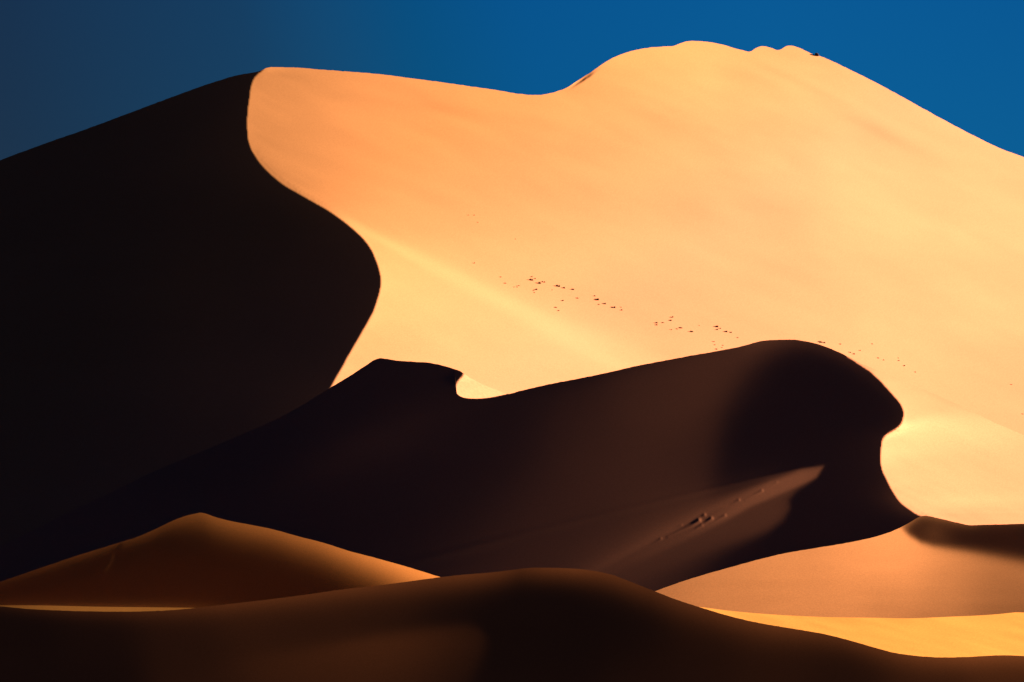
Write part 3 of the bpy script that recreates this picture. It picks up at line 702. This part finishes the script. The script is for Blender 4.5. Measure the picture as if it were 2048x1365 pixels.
# (column, row, width, height in photo pixels, tone, label)
SHRUBS = [
 (1062.8, 558.3, 9, 6.5, 'd', 'large black shrub starting the dark tuft trail at its upper left'),
 (1070.6, 557.0, 5, 2.5, 'f', 'faint dry twigs touching the right side of the large black shrub'),
 (1063.6, 553.0, 5, 2.5, 'f', 'faint dry tuft just above the large black shrub'),
 (1077.6, 564.7, 8, 5, 'm', 'open brown shrub second down from the large black shrub'),
 (1087.0, 562.8, 6, 3.8, 'm', 'small brown shrub above and right of the open brown shrub'),
 (1072.0, 577.8, 5, 4, 'm', 'lone brown tuft straight below the large black shrub'),
 (1067.4, 580.8, 3, 2.5, 'f', 'tiny tuft at lower left of the lone brown tuft'),
 (1069.0, 585.0, 3.5, 2, 'f', 'faint speck of scrub lowest under the lone brown tuft'),
 (1116.0, 571.0, 8.5, 5, 'd', 'broad black shrub in the second cluster of the tuft trail'),
 (1128.6, 575.0, 6.5, 4.5, 'm', 'brown tuft just right of the broad black shrub'),
 (1145.0, 577.8, 6, 3.6, 'd', 'compact black tuft ending the second cluster on its right'),
 (1104.4, 579.7, 2.6, 2, 'f', 'tiny faint speck left below the broad black shrub'),
 (1155.8, 595.9, 6, 3.2, 'm', 'solitary brown tuft below the gap in the tuft trail'),
 (1125.0, 600.7, 6, 2.2, 'f', 'flat dry tuft left of the solitary brown tuft'),
 (1189.8, 591.3, 5, 3.2, 'm', 'small brown tuft right above the long dark tuft'),
 (1193.8, 597.5, 10, 5, 'd', 'long dark tuft heading the third cluster of the trail'),
 (1208.0, 606.4, 7, 3.8, 'd', 'dark oval tuft below right of the long dark tuft'),
 (1226.4, 613.9, 8, 3.6, 'd', 'slim slanting dark tuft near the end of the third cluster'),
 (1243.5, 619.5, 5, 3, 'm', 'small brown tuft last in the third cluster'),
 (1241.7, 614.3, 3.2, 2, 'f', 'tiny dry speck above the last tuft of the third cluster'),
 (1110.9, 614.3, 6, 2.2, 'f', 'flat dry streak of scrub low on the pale spur'),
 (1117.0, 621.0, 5, 2.2, 'f', 'faint dry tuft lowest on the pale spur'),
 (1198.0, 608.7, 7, 2, 'f', 'faint flat scrub under the long dark tuft'),
 (1313.0, 645.0, 7.5, 3, 'm', 'brown tuft on the left of the middle scatter, uppermost of a pair'),
 (1312.4, 649.3, 5.5, 2.6, 'm', 'brown tuft on the left of the middle scatter, lower of a pair'),
 (1326.0, 645.0, 9, 2, 'f', 'thin dry line of scrub right of the brown pair'),
 (1342.8, 633.3, 6.5, 3, 'f', 'highest dry tuft of the middle scatter'),
 (1340.3, 640.0, 7, 3, 'f', 'dry tuft close under the highest one of the middle scatter'),
 (1361.9, 655.2, 10, 3, 'f', 'wide pinkish dry patch of scrub in the middle scatter'),
 (1341.6, 659.0, 5, 2.2, 'f', 'small dry tuft lowest in the middle scatter'),
 (1353.6, 657.5, 4, 2.4, 'f', 'tiny dry tuft left of the wide pinkish patch'),
 (1382.2, 662.2, 8, 3.4, 'd', 'single flat black tuft between the middle scatter and the last cluster'),
 (1433.6, 652.3, 7.5, 4, 'd', 'black tuft topping the last dark cluster above the middle dune'),
 (1434.2, 658.4, 6, 3.4, 'd', 'black tuft directly under the top one of the last cluster'),
 (1439.6, 656.2, 4, 2.6, 'm', 'little brown tuft wedged right of two black ones'),
 (1451.8, 662.5, 6.5, 3.4, 'd', 'black tuft alone right of the last cluster'),
 (1461.5, 664.0, 5, 3.2, 'd', 'small black tuft farthest right in the dark row'),
 (1475.5, 674.9, 3.4, 2.6, 'm', 'tiny brown tuft just over the middle dune crest'),
 (1426.6, 682.8, 5, 2, 'f', 'faint dry tuft highest of the scatter beside the middle dune crest'),
 (1429.4, 689.5, 3.8, 2, 'f', 'faint dry speck second highest beside the middle dune crest'),
 (1432.7, 697.5, 5.5, 3, 'm', 'brown tuft almost touching the middle dune skyline'),
 (1445.4, 690.4, 3.2, 2, 'f', 'tiny dry tuft right of the scatter beside the crest'),
 (1443.8, 695.0, 3, 2, 'f', 'tiny dry tuft right of the brown one at the skyline'),
 (1398.7, 650.8, 3.2, 1.8, 'f', 'faint speck of scrub above the single flat black tuft'),
 (1640.4, 683.2, 8, 4, 'd', 'black tuft just above the rounded top of the middle dune'),
 (1647.6, 684.8, 6, 3, 'm', 'brown tuft joined to the black one above the rounded dune top'),
 (1699.7, 704.0, 4.5, 2.8, 'm', 'left one of two small brown tufts right of the rounded dune top'),
 (1707.3, 707.2, 4.8, 3, 'm', 'right one of two small brown tufts right of the rounded dune top'),
 (1680.0, 687.7, 5.5, 2.2, 'f', 'faint dry tuft right of the black tuft over the dune top'),
 (1744.7, 687.7, 4.5, 2.2, 'f', 'faint dry tuft highest on the slope right of the dune top'),
 (1719.3, 700.6, 4.5, 2.4, 'f', 'faint dry tuft above the two small brown tufts'),
 (1756.0, 715.6, 4.2, 2.6, 'f', 'dry tuft above the pale flank, left one of two'),
 (1767.6, 719.7, 3.8, 2.6, 'f', 'dry tuft above the pale flank, right one of two'),
 (1797.4, 720.7, 5, 2.4, 'f', 'dry tuft farther right on the slope, lower of a pair'),
 (1797.0, 715.9, 3.4, 2, 'f', 'dry tuft farther right on the slope, upper of a pair'),
 (1808.0, 731.0, 5, 2.2, 'f', 'flat dry tuft below the right hand pair'),
 (1831.0, 743.8, 4, 2.8, 'm', 'last distinct brown tuft down the right hand trail'),
 (937.0, 430.0, 2.8, 2, 'f', 'tiny speck high on the slope, left one of two'),
 (948.6, 430.0, 3, 2.2, 'm', 'tiny speck high on the slope, right one of two'),
 (955.7, 444.5, 2.6, 1.8, 'f', 'faint speck below the two high specks'),
 (948.6, 525.7, 3.4, 2.6, 'm', 'lone small tuft just above the pale spur'),
 (1001.0, 553.8, 4.5, 2.4, 'f', 'dry tuft left of the dark trail near the spur'),
 (1010.0, 566.0, 5, 2, 'f', 'thin dry streak under the tuft left of the trail'),
 (1028.0, 574.0, 2.6, 2, 'f', 'left one of three small dry specks near the spur'),
 (1033.8, 573.6, 3.2, 2.2, 'm', 'middle one of three small dry specks near the spur'),
 (1036.8, 570.8, 5, 2.2, 'f', 'upper right one of three small dry specks near the spur'),
 (1031.0, 478.0, 2.4, 1.8, 'f', 'lonely faint speck halfway up the open slope'),
 (2045.0, 827.5, 3.6, 2.6, 'm', 'brown tuft at the far right edge of the slope'),
 (2022.0, 768.7, 3.2, 2.2, 'f', 'faint tuft on the slope near the far right edge'),
]
for k, (u_, v_, w_, h_, t_, lab) in enumerate(SHRUBS):
    p = on_far_slope(u_, v_ + h_ * .45)
    o = bpy.data.objects.new('desert_shrub', TUFT[t_][k % 3]); COL.objects.link(o)
    m_ = p[1] / F
    o.location = p; o.scale = (w_ * m_ * 1.4, w_ * m_ * 1.0, h_ * m_ * 2.3)
    o.rotation_euler = (0, 0, 2.4 * k)
    if abs(math.sin(2.4 * k)) > .7: o.scale = (o.scale[1], o.scale[0], o.scale[2])
    o['label'] = lab; o['category'] = 'shrub'; o['group'] = 'scrub tufts scattered over the sunlit slope'

def boulder(u_, v_, w_, h_):
    import bmesh
    bm = bmesh.new(); bmesh.ops.create_icosphere(bm, subdivisions=3, radius=.5)
    for vt in bm.verts:
        c = vt.co; n_ = float(vnoise(np.array(c.x * 4 + 9), np.array(c.y * 4 + c.z * 3), 81)) * .09
        vt.co = c * (1 + n_ - .12 * max(0, c.x)); vt.co.z = max(vt.co.z, -.36)
    me = bpy.data.meshes.new('boulder'); bm.to_mesh(me); bm.free()
    me.materials.append(plain('boulder_stone', (.026, .018, .020)))
    o = bpy.data.objects.new('boulder', me); COL.objects.link(o)
    p = on_far_slope(u_, v_); m_ = p[1] / F
    o.location = (p[0], p[1] - 1.2, p[2]); o.scale = (w_ * m_, w_ * m_, h_ * m_); o.rotation_euler = (0, math.radians(24), 0)
    o['label'] = 'dark boulder sticking out of the summit skyline right of the small peaks'; o['category'] = 'boulder'
boulder(1633.5, 110.5, 9.5, 7.0)


# ------------------------------------------------------------------ camera, sun, sky
cam = bpy.data.cameras.new('camera'); cam.sensor_width = 36.0; cam.lens = F * 36.0 / 2048.0
cam.shift_x = 0.0
cam.shift_y = (VH - 682.5) / 2048.0
cam.clip_start = 1.0; cam.clip_end = 200000.0
co = bpy.data.objects.new('camera', cam); COL.objects.link(co)
co.location = (0, 0, CAM_Z); co.rotation_euler = (math.radians(90), 0, 0)
scene.camera = co

sun = bpy.data.lights.new('sun', 'SUN'); sun.energy = 5.0; sun.angle = math.radians(0.3); sun.color = (1.0, 0.78, 0.55)
so = bpy.data.objects.new('sun', sun); COL.objects.link(so)
from mathutils import Vector
so.rotation_euler = Vector(tuple(S)).to_track_quat('Z', 'Y').to_euler()
so.location = tuple(S * 3000)

w = bpy.data.worlds.new('World'); scene.world = w; w.use_nodes = True
nt = w.node_tree; nt.nodes.clear()
sky = nt.nodes.new('ShaderNodeTexSky'); sky.sky_type = 'NISHITA'; sky.sun_disc = False
sky.sun_elevation = EL; sky.sun_rotation = math.pi / 2 - AZ
sky.altitude = 900; sky.air_density = 1.0; sky.dust_density = 0.3; sky.ozone_density = 2.0
bg = nt.nodes.new('ShaderNodeBackground'); bg.inputs['Strength'].default_value = 0.05
wo = nt.nodes.new('ShaderNodeOutputWorld')
tcw = nt.nodes.new('ShaderNodeTexCoord')
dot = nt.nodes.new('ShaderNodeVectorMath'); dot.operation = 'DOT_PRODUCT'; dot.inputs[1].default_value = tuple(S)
# sky tint by sun angle: left vignetting painted in, rest dimmed for dark shade
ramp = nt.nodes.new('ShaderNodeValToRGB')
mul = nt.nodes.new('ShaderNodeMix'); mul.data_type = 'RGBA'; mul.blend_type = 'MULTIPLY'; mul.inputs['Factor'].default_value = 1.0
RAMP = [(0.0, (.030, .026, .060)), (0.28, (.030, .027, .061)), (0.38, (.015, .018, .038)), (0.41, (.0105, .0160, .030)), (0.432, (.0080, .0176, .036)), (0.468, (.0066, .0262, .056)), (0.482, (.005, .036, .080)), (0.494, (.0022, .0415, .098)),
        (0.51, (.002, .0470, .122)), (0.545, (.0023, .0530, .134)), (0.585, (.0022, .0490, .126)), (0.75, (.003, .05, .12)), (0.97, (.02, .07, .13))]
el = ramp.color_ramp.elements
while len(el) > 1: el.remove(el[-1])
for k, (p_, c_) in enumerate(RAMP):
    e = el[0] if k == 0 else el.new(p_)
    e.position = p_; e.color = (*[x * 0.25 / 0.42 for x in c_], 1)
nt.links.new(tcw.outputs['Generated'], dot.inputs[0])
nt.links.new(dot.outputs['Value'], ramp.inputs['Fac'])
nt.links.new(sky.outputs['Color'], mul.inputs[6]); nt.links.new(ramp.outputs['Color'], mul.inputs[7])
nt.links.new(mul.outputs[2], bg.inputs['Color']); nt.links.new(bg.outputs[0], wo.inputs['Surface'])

vs = scene.view_settings
vs.view_transform = 'Standard'; vs.look = 'None'; vs.gamma = 1.0; vs.use_curve_mapping = False
vs.exposure = math.log2(GAIN * math.pi / (0.25 * 5.0))
print('exposure', vs.exposure)
scene.cycles.use_denoising = True
scene.cycles.max_bounces = 4; scene.cycles.diffuse_bounces = 3
